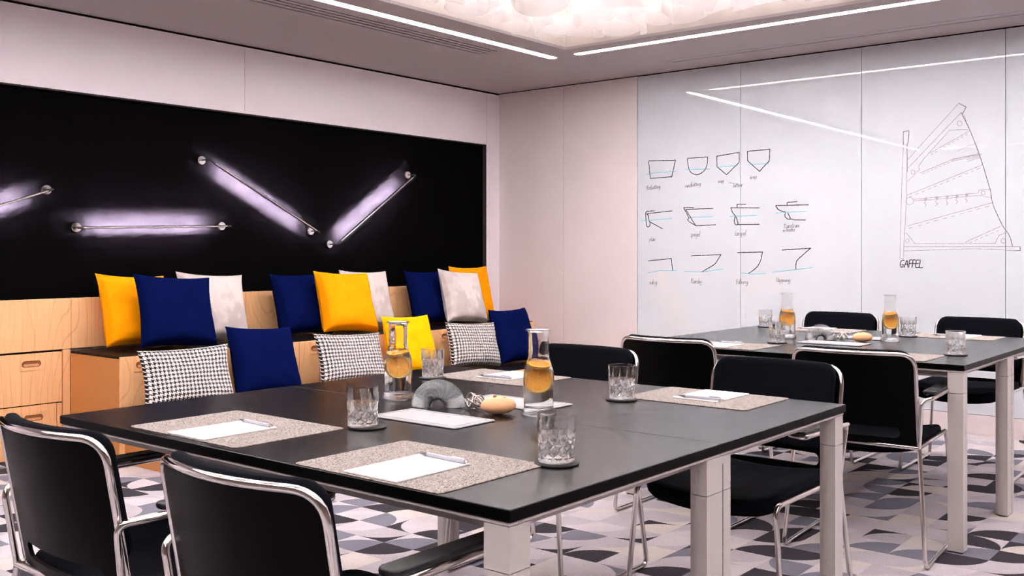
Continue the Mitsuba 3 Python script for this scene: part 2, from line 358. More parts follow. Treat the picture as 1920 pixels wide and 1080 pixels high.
caps = [('flatbottnig', 1211, 356, .034, .06), ('rundbottnig', 1284, 352, .033, .09), ('svag', 1345, 343, .03, .04), ('skarp', 1405, 336, .03, .06), ('plan', 1217, 452, .036, 0), ('spegel', 1294, 444, .038, .04),
        ('lanspel', 1377, 442, .038, .03), ('Kanotrum', 1469, 428, .035, .05), ('rakig', 1217, 533, .038, .02), ('Rundig', 1295, 531, .038, .0), ('fallning', 1379, 532, .036, .0), ('klippning', 1455, 529, .034, .02)]
for i, (s, ls, cs, bs) in enumerate(sketches):
    t, px, py, h, sl = caps[i]
    allx = np.mean([q[0] for l in ls for q in W(s, l)])
    host = wb[0] if allx < 2.365 else wb[1]
    sk = part(host, 'hull_sketch', shape(ribbon([W(s, l) for l in ls] + [smooth_line(W(s, l)) for l in cs], .0062), 'm_marker'))
    part(sk, 'waterline', shape(ribbon([W(s, l) for l in bs], .0055), 'm_marker_blue'), label='pale blue waterline stroke')
    x, z = onwall(px, py)
    lines = write(t, x, z, h, sl)
    if i == 2:
        x, z = onwall(1374, 351); lines += write('bottnar', x, z, .03, .02) + [W(A, [(672, 297), (730, 305)])]
    if i == 7:
        x, z = onwall(1467, 435); lines += write('m hacka', x, z, .030, .05)
    part(sk, 'caption', shape(ribbon(lines, .0034), 'm_marker_grey'), label='small grey handwritten word')
S_ = (3.1755, 1640, 180)
def dashes(a, b, n, off):
    a, b = np.array(a, float), np.array(b, float); return [[tuple(a + (b - a) * (i + .15) / n + (0, off)), tuple(a + (b - a) * (i + .6) / n + (0, off))] for i in range(n)]
def circ(x, y, r): return [(x + r * math.cos(t), y + r * math.sin(t)) for t in np.linspace(0, 2 * PI, 14)]
sail = thing_key = part(wb[2], 'sail_drawing', shape(ribbon([W(S_, l) for l in ([(170, 290), (170, 212), (203, 207), (200, 270), (192, 290)], [(192, 290), (192, 450)],)] +
        [smooth_line(W(S_, [(690, 570), (705, 650), (760, 770), (800, 830), (820, 893)])), smooth_line(W(S_, [(515, 100), (560, 190), (600, 290), (640, 400), (690, 570)]))] +
        [W(S_, l) for l in ([(520, 110), (543, 65), (500, 43)], [(865, 897), (866, 920), (830, 921)])], .0050), 'm_marker_grey'), label='large grey and pink drawing of a gaff sail')
faint = [[(150, 970), (155, 700), (165, 400), (170, 290)], [(150, 970), (170, 968)], [(170, 968), (172, 900), (190, 600), (192, 290)], [(170, 898), (865, 897)], [(172, 922), (600, 910), (830, 920)], [(190, 385), (500, 43)], [(192, 435), (515, 97)], [(240, 880), (720, 878)],
         [(265, 440), (262, 415), (290, 375), (445, 205), (480, 202), (555, 200)], [(330, 340), (560, 210)], [(270, 458), (480, 370)], [(480, 372), (640, 345)], [(195, 590), (640, 410)], [(230, 615), (615, 578), (622, 560), (690, 555), (692, 605), (620, 592), (235, 627)],
         [(190, 775), (700, 635)], [(540, 870), (750, 775)], [(187, 815), (240, 880)], [(715, 878), (740, 830), (775, 815)], [(455, 390), (625, 350)], [(452, 382), (625, 340)], [(550, 390), (630, 365)], [(550, 378), (630, 355)], circ(505, 163, 15), circ(227, 453, 12), circ(208, 625, 22), circ(645, 577, 12), circ(193, 862, 11), circ(765, 862, 14)]
faint += dashes((330, 352), (560, 222), 9, 0) + dashes((280, 466), (480, 380), 8, 0) + dashes((200, 600), (640, 420), 12, 4) + dashes((195, 787), (700, 647), 10, 3) + dashes((560, 872), (750, 792), 6, 3)
for x, y in ((303, 613), (370, 606), (432, 602), (490, 594), (547, 588)): faint += [[(x, y + 10), (x - 8, y + 25), (x + 4, y + 35), (x - 6, y + 48)], circ(x, y, 4), circ(x, y, 7)]
part(sail, 'fine_line', shape(ribbon([W(S_, l) for l in faint], .0036), 'm_marker_faint'))
part(sail, 'pink_line', shape(ribbon([W(S_, l) for l in ([(195, 510), (265, 440)], [(490, 330), (500, 322), (600, 283)], [(160, 500), (165, 430)], [(530, 110), (545, 150)], [(600, 283), (620, 330)], [(235, 622), (300, 616)])], .0040), 'm_marker_pink'), label='pale pink strokes')
x, z = onwall(1686, 501)
part(sail, 'caption', shape(ribbon(write('GAFFEL', x, z, .050, .0), .0058), 'm_marker'), label='word GAFFEL in black capitals')

# ================================================================== CEILING LIGHTS
def emit(c): return {'emitter': {'type': 'area', 'radiance': rgb(*c)}}
sl = ['long white light slot in the ceiling along the left wall', 'long white light slot in the ceiling along the whiteboard wall', 'unseen light slot beyond the right of the coffer, added for fill light', 'unseen light slot behind the camera, added for fill light']
for i, l in enumerate(SLOTS):
    k = thing('linear_light', sl[i], 'ceiling light')
    p = prism(LineString(l).buffer(SW - .001), .012); p.apply_translation([0, 0, CEIL + .004])
    part(k, 'diffuser', shape(p, 'm_led', **emit(SLOT_RAD)))
    q = prism(LineString(l).buffer(SW + .004), .03); q.apply_translation([0, 0, CEIL + .0205])
    part(k, 'housing', shape(q, 'm_slotdark'))
def vent(name_label, r, n, along):
    k = thing('air_vent', name_label, 'air vent')
    x0, x1, y0, y1 = r
    part(k, 'duct', shape(bx(x0 - .01, x1 + .01, y0 - .01, y1 + .01, CEIL + .021, CEIL + .04), 'm_dark'))
    for i in range(n):
        if along == 'y':
            sw = .019; bw = (x1 - x0 - (n + 1) * sw) / n; a = x0 + sw + i * (bw + sw)
            b = bx(a, a + bw, y0, y1, CEIL + .0005, CEIL + .005, .001)
        else:
            w = (y1 - y0) / n; a = y0 + w * (i + .5)
            b = bx(x0, x1, a - w * .40, a + w * .40, CEIL + .0005, CEIL + .006, .001)
        part(k, 'blade', shape(b, 'm_ceiling'))
vent('long slotted air vent in the ceiling beside the left light slot', VENT1, 3, 'y')
vent('narrow double-slot air vent in the ceiling above the whiteboards', VENT2, 1, 'x')

k = thing('petal_ceiling_light', 'glowing cluster of white curled paper strips in the ceiling coffer', 'ceiling light')
part(k, 'backing', shape(bx(COF[0] + .005, COF[1] - .005, COF[2] + .005, COF[3] - .005, 3.16, 3.19), 'm_coffer'))
for x in np.arange(COF[0] + .30, COF[1], .62):
    part(k, 'light_batten', shape(bx(x - .03, x + .03, COF[2] + .1, COF[3] - .1, 3.10, 3.155, .004), 'm_led', **emit(COFFER_RAD)))
def petal(R, a, h, bend, flare, n=14):
    t = np.linspace(-a / 2, a / 2, n)
    V, Fc = [], []
    for i, u in enumerate(t):
        s = i / (n - 1) * 2 - 1
        for j, w in enumerate((-.5, -.17, .17, .5)):
            hh = h * (1 - .35 * abs(s) ** 3)
            r = R * (1 + flare * w) + bend * R * s
            V.append((r * math.sin(u), r * math.cos(u) - R, hh * w + .12 * h * s))
    for i in range(n - 1):
        for j in range(3):
            q = i * 4 + j
            Fc += [(q, q + 4, q + 5), (q, q + 5, q + 1)]
    return trimesh.Trimesh(V, Fc, process=False)
def centred(m):
    v = np.array(m.vertices); m.vertices = v - (v.max(0) + v.min(0)) / 2; return m
small = [shape(centred(petal(rng.uniform(.12, .15), rng.uniform(2.2, 3.8), rng.uniform(.12, .15), rng.uniform(-.15, .15), rng.uniform(-.2, .2), 20)), 'm_petal', True) for _ in range(6)]
large = [shape(centred(petal(rng.uniform(.20, .30), rng.uniform(1.9, 3.6), rng.uniform(.13, .18), rng.uniform(-.25, .25), rng.uniform(-.25, .25), 22)), 'm_petal', True) for _ in range(12)]
spots = [(COF[0] + .175, y, 1) for y in np.arange(COF[3] - .18, -5.0, -.175)] + [(x, COF[3] - .175, 1) for x in np.arange(COF[0] + .37, 5.2, .175)]
spots += [(x, y, 0) for x in np.arange(COF[0] + .50, 5.3, .31) for y in np.arange(COF[3] - .45, -4.6, -.30) if x + .75 * (y + 1.2) > .6]
for x, y, e in spots[:290]:
    w = .02 if e else .08
    M = T().translate([x + rng.uniform(-w, w), y + rng.uniform(-w, w), rng.uniform(2.685, 2.725) if e else rng.uniform(2.70, 2.86)]).rotate([0, 0, 1], rng.uniform(0, 360)).rotate([1, 0, 0], rng.uniform(-14, 14) if e else rng.uniform(-22, 22)).rotate([0, 1, 0], rng.uniform(-8, 8) if e else rng.uniform(-14, 14))
    part(k, 'petal', small[rng.integers(6)] if e else large[rng.integers(12)], M)

# ================================================================== STEPPED BENCH
UY0, UY1, UX, UZ = -3.975, -.225, .575, .600
LX, LZ, LY0 = 1.080, .300, -3.945
# back boards of the stepped bench, behind the upper step
k = thing('bench_back_board', 'long light maple back board of the bench under the black panel', 'bench back board')
ys = [-6.2, -4.03, -3.97, -2.738, -1.46, PY1 - .003]
for a, b in ((-6.2, -3.972), (-3.970, -2.740), (-2.737, -1.461), (-1.458, PY1 - .003)):
    part(k, 'board', shape(bx(.0005, .020, a, b, .612, PB, .001), 'm_wood'))
# left cabinet, flush with the back board
k = thing('drawer_cabinet', 'light maple drawer cabinet built in at the left of the stepped bench', 'cabinet')
part(k, 'backing', shape(bx(.0005, .006, -6.2, -3.978, .001, .609), 'm_dark'), label='backing painted near black as the shade in the drawer gaps')  # plate coloured near black to paint the shade between the drawers
part(k, 'frame', shape(cat(bx(.006, .020, -4.022, -3.978, .001, .609), bx(.006, .020, -4.055, -4.028, .001, .298)), 'm_wood'))
def handle(p, x, yc, zc, w=.074, h=.025):
    a = w / 2 + h / 2
    ring = sbox(-a - .014, -h - .012, a + .014, h + .012).difference(LineString([(-w / 2, 0), (w / 2, 0)]).buffer(h / 2 + .006))
    m = prism(ring, .004); v = np.array(m.vertices); m.vertices = np.stack([x + v[:, 2], yc + v[:, 0], zc + v[:, 1]], -1)
    if m.volume < 0: m.invert()
    h_ = part(p, 'handle', shape(m, 'm_wood'), label='recessed wooden finger pull')
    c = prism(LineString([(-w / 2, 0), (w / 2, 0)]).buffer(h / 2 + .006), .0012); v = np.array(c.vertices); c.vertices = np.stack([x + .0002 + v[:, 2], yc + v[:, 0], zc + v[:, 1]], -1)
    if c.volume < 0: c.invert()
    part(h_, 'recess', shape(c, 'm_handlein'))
    lip = prism(LineString([(-w / 2, -h * .28), (w / 2, -h * .28)]).buffer(h * .30), .0022); v = np.array(lip.vertices); lip.vertices = np.stack([x + .0004 + v[:, 2], yc + v[:, 0], zc + v[:, 1]], -1)
    if lip.volume < 0: lip.invert()
    part(h_, 'lip', shape(lip, 'm_handle'))
for y0, y1, z0, z1, hy, hz in ((-4.385, -4.027, .306, .600, -4.207, .541), (-4.385, -4.060, .004, .300, -4.195, .230), (-4.74, -4.390, .306, .601, -4.56, .541), (-4.74, -4.390, .004, .298, -4.56, .230)):
    d = part(k, 'drawer', shape(bx(.006, .021, y0, y1, z0, z1, .001), 'm_wood'))
    handle(d, .021, hy, hz)
# upper step
k = thing('upper_bench', 'upper step of the maple storage bench with black top along the left wall', 'bench')
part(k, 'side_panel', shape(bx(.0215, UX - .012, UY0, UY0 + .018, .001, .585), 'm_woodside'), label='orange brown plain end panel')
part(k, 'body', shape(bx(.0215, UX - .013, UY0 + .019, UY1, .001, .580), 'm_wood'))
part(k, 'top_board', shape(bx(.0215, UX - .0125, UY0, UY1, .585, UZ, .002), 'm_seattop'), label='black top board')
mod = [UY0, -2.722, -1.462, UY1]
for i in range(3):
    d = part(k, 'drawer_front', shape(bx(UX - .012, UX, mod[i] + .002, mod[i + 1] - .002, .002, .596, .001), 'm_wood'))
    handle(d, UX, mod[i] + .150, .545)
# lower step
k = thing('lower_bench', 'lower step of the maple storage bench with black top, in front of the upper step', 'bench')
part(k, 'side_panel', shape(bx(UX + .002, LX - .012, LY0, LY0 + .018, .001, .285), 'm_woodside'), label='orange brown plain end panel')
part(k, 'body', shape(bx(UX + .002, LX - .013, LY0 + .019, UY1, .001, .280), 'm_wood'))
part(k, 'top_board', shape(bx(UX + .002, LX - .0125, LY0, UY1, .285, LZ, .002), 'm_seattop'), label='black top board')
for i, (a, b) in enumerate(((LY0, -2.722), (-2.722, -1.462), (-1.462, UY1))):
    d = part(k, 'drawer_front', shape(bx(LX - .012, LX, a + .002, b - .002, .002, .296, .001), 'm_wood'))
    handle(d, LX, a + .150, .245)

# ------------------------------------------------------------------ cushions
def pillow(w, h, t, seed, n=30, flop=0.0):
    u, v = np.meshgrid(np.linspace(-1, 1, n), np.linspace(-1, 1, n), indexing='ij')
    r = np.random.default_rng(seed)
    pin = .075
    X = w / 2 * u * (1 - pin * (1 - np.abs(v) ** 2.2)); Z = h / 2 * v * (1 - pin * (1 - np.abs(u) ** 2.2))
    th = t * np.sqrt(np.clip((1 - u ** 4) * (1 - v ** 4), 0, 1)) ** .85 * (1 - .25 * v)      # fuller below
    th = th * (.80 + .4 * meshkit.fbm(np.stack([u * 1.3, v * 1.3, u * 0 + seed], -1), 3, seed))
    wr = (meshkit.fbm(np.stack([u * 4, v * 4 + u * 2, u * 0 + seed * 3], -1), 3, seed + 5) - .5) * .024 * (1 - u ** 4) * (1 - v ** 4)
    Z = Z + .02 * h * u * r.uniform(-1, 1) * (v > 0) * v + flop * np.maximum(v, 0) * (np.abs(u) ** 3) * .03
    Vs, Fs, UV = [], [], []
    for s in (-1, 1):
        Y = s * (th / 2 + wr * .7)
        Vs.append(np.stack([X, Y, Z], -1).reshape(-1, 3)); UV.append(np.stack([(u + 1) / 2 * w, (v + 1) / 2 * h], -1).reshape(-1, 2) + (0 if s < 0 else .013))
        i, j = np.meshgrid(np.arange(n - 1), np.arange(n - 1), indexing='ij')
        q = np.stack([i * n + j, (i + 1) * n + j, (i + 1) * n + j + 1, i * n + j + 1], -1).reshape(-1, 4)
        if s > 0: q = q[:, ::-1]
        Fs.append(np.vstack([q[:, [0, 1, 2]], q[:, [0, 2, 3]]]) + (0 if s < 0 else n * n))
    V_ = np.vstack(Vs); V_[:, 1] += 0
    return trimesh.Trimesh(V_, np.vstack(Fs), process=False), np.vstack(UV)
def seam_line(w, h):
    pin = .075; pts = []
    for a in np.linspace(-1, 1, 16)[:-1]: pts.append((w / 2 * a * (1 - 0), 0, -h / 2 * (1 - pin * (1 - abs(a) ** 2.2))))
    return pts
def cushion(label, bsdf, w, h, t, x, y, z, yaw, lean, roll, seed, group=None):
    """bottom edge near (x, y, z); leans back towards the wall; yaw and roll in degrees"""
    m, uv = pillow(w, h, t, seed)
    m.apply_translation([0, 0, h / 2])
    k = thing('cushion', label, 'cushion', group)
    d = mikit.ply(m, bsdf, True, uv=uv)
    M = T().translate([x, y, z + .40 * w * abs(math.sin(math.radians(roll)))]).rotate([0, 0, 1], 90 + yaw).rotate([1, 0, 0], -lean).rotate([0, 1, 0], roll)
    put(k, d, M)
Yl, Nv, Be, Ho = 'm_yellow', 'm_navy', 'm_beige', 'm_hound'
gU, gL = 'cushions on the upper step', 'cushions on the lower step'
zu, zl = UZ + .004, LZ + .004
cushion('yellow cushion on the upper step, leftmost, half hidden by a navy one', Yl, .47, .46, .15, .235, -3.64, zu, 4, 20, 3, 1, gU)
cushion('navy cushion leaning in front of the leftmost yellow cushion', Nv, .48, .46, .14, .480, -3.535, zu, -8, 22, 3, 2, gU)
cushion('pale suede-look beige cushion behind the leftmost navy cushion', Be, .48, .45, .14, .22, -3.105, zu, -3, 15, 2, 3, gU)
cushion('navy cushion on the upper step behind the middle yellow cushion', Nv, .46, .45, .15, .28, -2.41, zu, 2, 20, 2, 4, gU)
cushion('bright yellow cushion in front, middle of the upper step', Yl, .47, .46, .16, .47, -2.175, zu, -4, 22, 4, 5, gU)
cushion('pale beige cushion peeking out behind the middle yellow cushion', Be, .46, .45, .14, .22, -1.76, zu, -2, 15, 2, 6, gU)
cushion('navy cushion on the upper step beside the front beige cushion', Nv, .46, .45, .15, .26, -1.10, zu, 2, 18, 1, 7, gU)
cushion('pale beige cushion in front of the yellow cushion at the right end', Be, 0.42, .45, .15, .47, -0.950, zu, -6, 22, 5, 8, gU)
cushion('yellow cushion at the right end of the upper step, behind the beige one', Yl, .48, .465, .14, .20, -0.560, zu, 0, 12, 2, 9, gU)
cushion('black and white houndstooth cushion, leftmost on the lower step', Ho, .57, .345, .13, .80, -3.665, zl, -3, 17, 1, 10, gL)
cushion('navy cushion on the lower step beside the leftmost houndstooth cushion', Nv, .47, .44, .15, .82, -3.135, zl, -2, 20, 2, 11, gL)
cushion('houndstooth cushion in the middle of the lower step, between navy and lemon yellow cushions', Ho, 0.55, .345, .13, .80, -2.440, zl, -3, 17, 2, 12, gL)
cushion('lemon yellow cushion on the lower step behind the carafe', 'm_lemon', .46, .44, .15, .80, -1.87, zl, 0, 18, 3, 13, gL)
cushion('black and white houndstooth cushion, rightmost on the lower step', Ho, 0.51, .345, .13, .80, -1.220, zl, -5, 17, 4, 14, gL)
cushion('navy cushion at the right end of the lower step', Nv, 0.46, .45, .15, .82, -0.710, zl, 0, 20, 1, 15, gL)

# ================================================================== WALL LAMPS
def wall_lamp(a, b, d0, d1, tilt, label):
    """a, b: rod ends (y, z) at depth .10; d0, d1: discs on the panel"""
    k = thing('wall_lamp', label, 'wall lamp', 'tube lamps on the black panel')
    X = .100; P, Q = np.array([X, *a]), np.array([X, *b])
    part(k, 'rod', shape(tube([P, Q], .0048, 10), 'm_chrome', 40))
    u = (Q - P) / np.linalg.norm(Q - P); nrm = np.array([-1.0, 0, 0]); side = np.cross(u, nrm)
    n2 = nrm * math.cos(tilt) + side * math.sin(tilt); s2 = np.cross(u, n2)
    p0, p1 = P + u * .10 + n2 * .0062, Q - u * .10 + n2 * .0062
    hw = .0020
    V = [p0 - s2 * hw, p1 - s2 * hw, p1 + s2 * hw, p0 + s2 * hw]
    m = trimesh.Trimesh(V, [(0, 1, 2), (0, 2, 3)], process=False)
    if m.face_normals[0] @ n2 < 0: m.invert()
    part(k, 'light_strip', shape(m, 'm_led', **emit(LED_RAD)))
    fins = []
    for sg in (-1, 1):
        c0, c1 = P + u * .045 + s2 * (sg * .0056), Q - u * .045 + s2 * (sg * .0056)
        fins.append(hull([c + n2 * h + s2 * w for c in (c0, c1) for h in (0.0, .0152) for w in (-.0005, .0005)]))
    fins.append(hull([c + n2 * h + s2 * w for c in (P + u * .045, Q - u * .045) for h in (.0042, .0055) for w in (-.0056, .0056)]))
    L = np.linalg.norm(Q - P); nb = int((L - .18) / .010)
    for i in range(nb + 1):
        c = P + u * (.09 + (L - .18) * i / nb)
        fins.append(hull([c + n2 * h + s2 * w + u * e for h in (.0100, .0152) for w in (-.0056, .0056) for e in (-.0004, .0004)]))  # unseen cross blades, added to cut the glow short along the rod
    part(k, 'channel', shape(cat(*fins), 'm_slotdark'), label='slim dark profile holding the light strip, with added louvers that shape the glow')
    for (dy, dz), e in ((d0, P), (d1, Q)):
        disc = lathe([(0, 0), (.028, 0), (.030, .002), (.030, .018), (.027, .022), (0, .023)], 32)
        part(k, 'wall_mount', shape(disc, 'm_chrome', 30), T().translate([-.0335, dy, dz]).rotate([0, 1, 0], 90))
        part(k, 'stem', shape(tube(fillet([(-.012, dy, dz), (.07, dy, dz), e + (e - (P + Q) / 2) * 0], .03), .004, 8), 'm_slotdark', 40))
        part(k, 'end_cap', shape(tube([e - u * .012 * np.sign((Q - P) @ ((P + Q) / 2 - e)) * 0, e + u * .03 * np.sign(((P + Q) / 2 - e) @ u)], .0072, 10), 'm_slotdark', 40))
wall_lamp((-5.13, 1.190), (-4.118, 1.544), (-5.12, 1.19), (-4.100, 1.548), 0.0, 'slanted tube lamp at the left edge of the photo, rising to the right')
wall_lamp((-3.969, 1.325), (-2.915, 1.357), (-3.920, 1.331), (-2.907, 1.360), 0.15, 'horizontal glowing tube lamp on the black panel')
wall_lamp((-3.064, 1.782), (-2.153, 1.327), (-3.062, 1.795), (-2.140, 1.339), 0.08, 'tube lamp slanting down to the right, left arm of the V')
wall_lamp((-1.975, 1.250), (-1.169, 1.802), (-1.962, 1.243), (-1.140, 1.813), 0.02, 'tube lamp rising to the right, right arm of the V')

# ================================================================== TABLES
def leg_profile(sx, sy):
    w, r = .058, .040
    pts = [(0, 0), (w, 0), (w, .014)] + [(w - r + r * math.cos(t), w - r + r * math.sin(t)) for t in np.linspace(0, PI / 2, 8)] + [(.014, w), (0, w)]
    return Polygon([(p[0] * sx, p[1] * sy) for p in pts])
TW, TD, TZ, TH = 1.570, 1.535, .740, .022
def make_table(x0, y0, label):
    k = thing('conference_table', label, 'table', 'black conference tables')
    x1, y1, ym = x0 + TW, y0 + TD, y0 + TD / 2
    for a, b in ((y0, ym - .0006), (ym + .0006, y1)):
        part(k, 'tabletop', shape(bx(x0, x1, a, b, TZ - TH, TZ, .0012), 'm_blacktop'), label='charcoal black tabletop half')
    zf = TZ - TH
    rim = prism(sbox(x0 - .0006, y0 - .0006, x1 + .0006, y1 + .0006).difference(sbox(x0, y0, x1, y1)), TH - .0018); rim.apply_translation([0, 0, zf + .0003])
    part(k, 'edge_shade', shape(rim, 'm_shell'), label='added black strip that puts deeper shade on the tabletop edge')  # added strip, its colour deepens the shade on the slab edge
    i = .004
    fr = [bx(x0 + i, x1 - i, y0 + i, y0 + .03, zf - .009, zf - .0005, .002), bx(x0 + i, x1 - i, y1 - .03, y1 - i, zf - .009, zf - .0005, .002),
          bx(x0 + i, x0 + .03, y0 + .03, y1 - .03, zf - .009, zf - .0005, .002), bx(x1 - .03, x1 - i, y0 + .03, y1 - .03, zf - .009, zf - .0005, .002)]
    j = .055
    fr += [bx(x0 + j, x1 - j, y0 + j, y0 + j + .02, zf - .036, zf - .009), bx(x0 + j, x1 - j, y1 - j - .02, y1 - j, zf - .036, zf - .009),
           bx(x0 + j, x0 + j + .02, y0 + j, y1 - j, zf - .036, zf - .009), bx(x1 - j - .02, x1 - j, y0 + j, y1 - j, zf - .036, zf - .009), bx(x0 + j, x1 - j, ym - .02, ym + .02, zf - .036, zf - .009)]
    part(k, 'frame', shape(cat(*fr), 'm_alu'), label='grey metal frame under the top')
    def leg(px, py, sx, sy, mid=False):
        if mid:
            prof = unary_union([leg_profile(sx, 1).buffer(0), leg_profile(sx, -1).buffer(0)]); prof = Polygon(prof.exterior)
            lo = prism(prof.difference(sbox(-.001 if sx > 0 else -.06, -.0008, .06 if sx > 0 else .001, .0008)) if False else prof, .62)
            up = prism(prof, .0808)
        else:
            lo, up = prism(leg_profile(sx, sy), .62), prism(leg_profile(sx, sy), .0808)
        for m in (lo, up):
            if m.volume < 0: m.invert()
        # the head under the frame flares a little
        lo.apply_translation([px, py, .006]); up.apply_translation([px, py, .6275])
        l = part(k, 'leg', shape(lo, 'm_alu', 25))
        part(l, 'bracket', shape(up, 'm_alu', 25))
        c = Polygon(prof.exterior if mid else leg_profile(sx, sy).exterior).buffer(-.004)
        ft = prism(c, .006); ft.apply_translation([px, py, .0]); part(l, 'foot', shape(ft, 'm_slotdark'))
        if mid:
            g = bx(px - .0008 if sx > 0 else px - .001, px + .0008 if sx < 0 else px + .001, py + .018, py + .0195, .006, .69)
            part(l, 'joint', shape(g, 'm_slotdark'))
    e = .006
    leg(x0 + e, y0 + e, 1, 1); leg(x1 - e, y0 + e, -1, 1); leg(x0 + e, y1 - e, 1, -1); leg(x1 - e, y1 - e, -1, -1)
    leg(x0 + e, ym, 1, 1, True); leg(x1 - e, ym, -1, 1, True)
    return k
make_table(3.128, -5.580, 'near black conference table on grey metal legs, in front of the stepped bench')
make_table(3.115, -2.770, 'far black conference table on grey metal legs, in front of the whiteboards')

# ================================================================== CHAIRS
def back_y(x, z):
    t = (z - .455) / .345
    return -.228 - .085 * t + .050 * (np.abs(x) / .225) ** 2 * (.55 + .45 * t)
def warp_back(m, off=0.0, slack=0.0):
    """local plan (x, z, depth) to the chair: depth grows forwards"""
    v = np.array(m.vertices)
    x, z, d = v[:, 0], v[:, 1], v[:, 2]
    m.vertices = np.stack([x, back_y(x, z) + d + off, z], -1); m.invert() if m.volume < 0 else None
    return m
def chair_meshes():
    P = []
    rr = sbox(-.228, .450, .228, .798).buffer(-.055).buffer(.055, quad_segs=6)
    rr = unary_union([rr, sbox(-.228, .450, .228, .60)])
    slot = LineString([(-.150, .497), (.150, .497)]).buffer(.020, quad_segs=5)
    sh = m3.Manifold.extrude(m3.CrossSection([np.array(rr.exterior.coords)[:-1], np.array(slot.exterior.coords)[:-1]], m3.FillRule.EvenOdd), .010).refine_to_length(.03)
    shell = warp_back(man(sh), -.006)
    path = [(-.231, .447)] + [(x, z) for x, z in fillet([(-.231, .46, 0), (-.231, .800, 0), (.231, .800, 0), (.231, .46, 0)], .058, 8)[:, :2]]
    dens = []
    for a, b in zip(path[:-1], path[1:]):
        n = max(1, int(math.dist(a, b) / .03)); dens += [tuple(np.array(a) + (np.array(b) - np.array(a)) * i / n) for i in range(n)]
    dens.append((.231, .447))
    rim = tube([(x, back_y(x, z) - .002, z) for x, z in dens], .0085, 10)
    pm = pad(.218, .142, .018, .045, .016).refine_to_length(.03)
    bp_ = man(pm); bp_.apply_translation([0, .672, .022]); bpad = warp_back(bp_)
    sm = pad(.226, .232, .024, .060, .020).refine_to_length(.03)
    s = man(sm); v = np.array(s.vertices); v[:, 1] += .022
    v[:, 2] += .461 - .022 * (1 - (v[:, 0] / .226) ** 2) - .02 * np.clip((v[:, 1] - .12) / .13, 0, 1) ** 2
    s.vertices = v
    us = pad(.222, .222, .006, .060, .005).refine_to_length(.04)
    u_ = man(us); v = np.array(u_.vertices); v[:, 1] += .020
    v[:, 2] += .437 - .026 * (1 - (v[:, 0] / .226) ** 2) - .018 * np.clip((v[:, 1] - .12) / .13, 0, 1) ** 2
    u_.vertices = v
    legs, arms, pads = [], [], []
    for sg in (-1, 1):
        rail = fillet([(sg * .236, -.215, .446), (sg * .233, .255, .446), (sg * .268, .272, .010), (sg * .270, -.262, .010), (sg * .238, -.222, .440)], .035, 7)
        legs.append(tube(rail, .0085, 10))
        c = sg * .262
        arm = fillet([(sg * .238, -.222, .445), (sg * .252, -.246, .626), (sg * .281, -.185, .633), (sg * .281, .165, .638), (sg * .233, .165, .638), (sg * .235, -.10, .636)], .026, 6)
        arms.append(tube(arm, .0078, 10))
        ap = man(pad(.026, .165, .007, .022, .006)); ap.apply_translation([sg * .257, .010, .648]); pads.append(ap)
    cross = tube([(-.238, -.222, .446), (.238, -.222, .446)], .0085, 10)
    return shell, rim, bpad, s, u_, legs, arms, pads, cross
_sh, _rim, _bp, _se, _us, _lg, _ar, _pd, _cr = chair_meshes()
CH = dict(shell=shape(_sh, 'm_shell', 40), rim=shape(_rim, 'm_chrome', True), pad=shape(_bp, 'm_fabric', 50), seat=shape(_se, 'm_fabric', 50), under=shape(_us, 'm_shell', 50),
          leg=[shape(m, 'm_chrome', True) for m in _lg], arm=[shape(m, 'm_chrome', True) for m in _ar], apad=[shape(m, 'm_armpad', 40) for m in _pd], cross=shape(_cr, 'm_chrome', 40))
def chair(x, y, deg, label):
    M = place(x, y, 0, deg)
    k = thing('conference_chair', label, 'chair', 'chrome framed conference chairs')
    b = part(k, 'backrest', CH['pad'], M)
    part(k, 'back_shell', CH['shell'], M, 'black plastic back shell'); part(k, 'back_frame', CH['rim'], M, 'chrome tube around the back')
    part(k, 'seat', CH['seat'], M); part(k, 'seat_shell', CH['under'], M); part(k, 'cross_rail', CH['cross'], M, 'chrome rail behind the seat')
    for i in (0, 1):
        part(k, 'sled_leg', CH['leg'][i], M, 'chrome sled leg')
        a = part(k, 'armrest', CH['arm'][i], M, 'chrome armrest tube'); part(a, 'arm_pad', CH['apad'][i], M, 'flat black arm pad')
chair(3.625, -5.590, 0, 'black chrome-framed chair seen from behind at the near table, leftmost in the photo')
chair(4.310, -5.595, 0, 'black chrome-framed chair seen from behind at the near table, nearest the camera')
chair(3.530, -3.935, 180, 'black chair facing us across the near table, behind its right carafe')
chair(4.315, -3.935, 180, 'black chair facing us across the near table, at its right corner')
chair(3.540, -2.825, 0, 'left one of two black chairs seen from behind at the far table')
chair(4.343, -2.829, 4, 'right one of two black chairs seen from behind at the far table')
chair(3.468, -1.135, 180, 'black chair facing us behind the far table, between its two carafes')
chair(4.264, -1.135, 180, 'black chair facing us behind the far table, at the right edge of the photo')

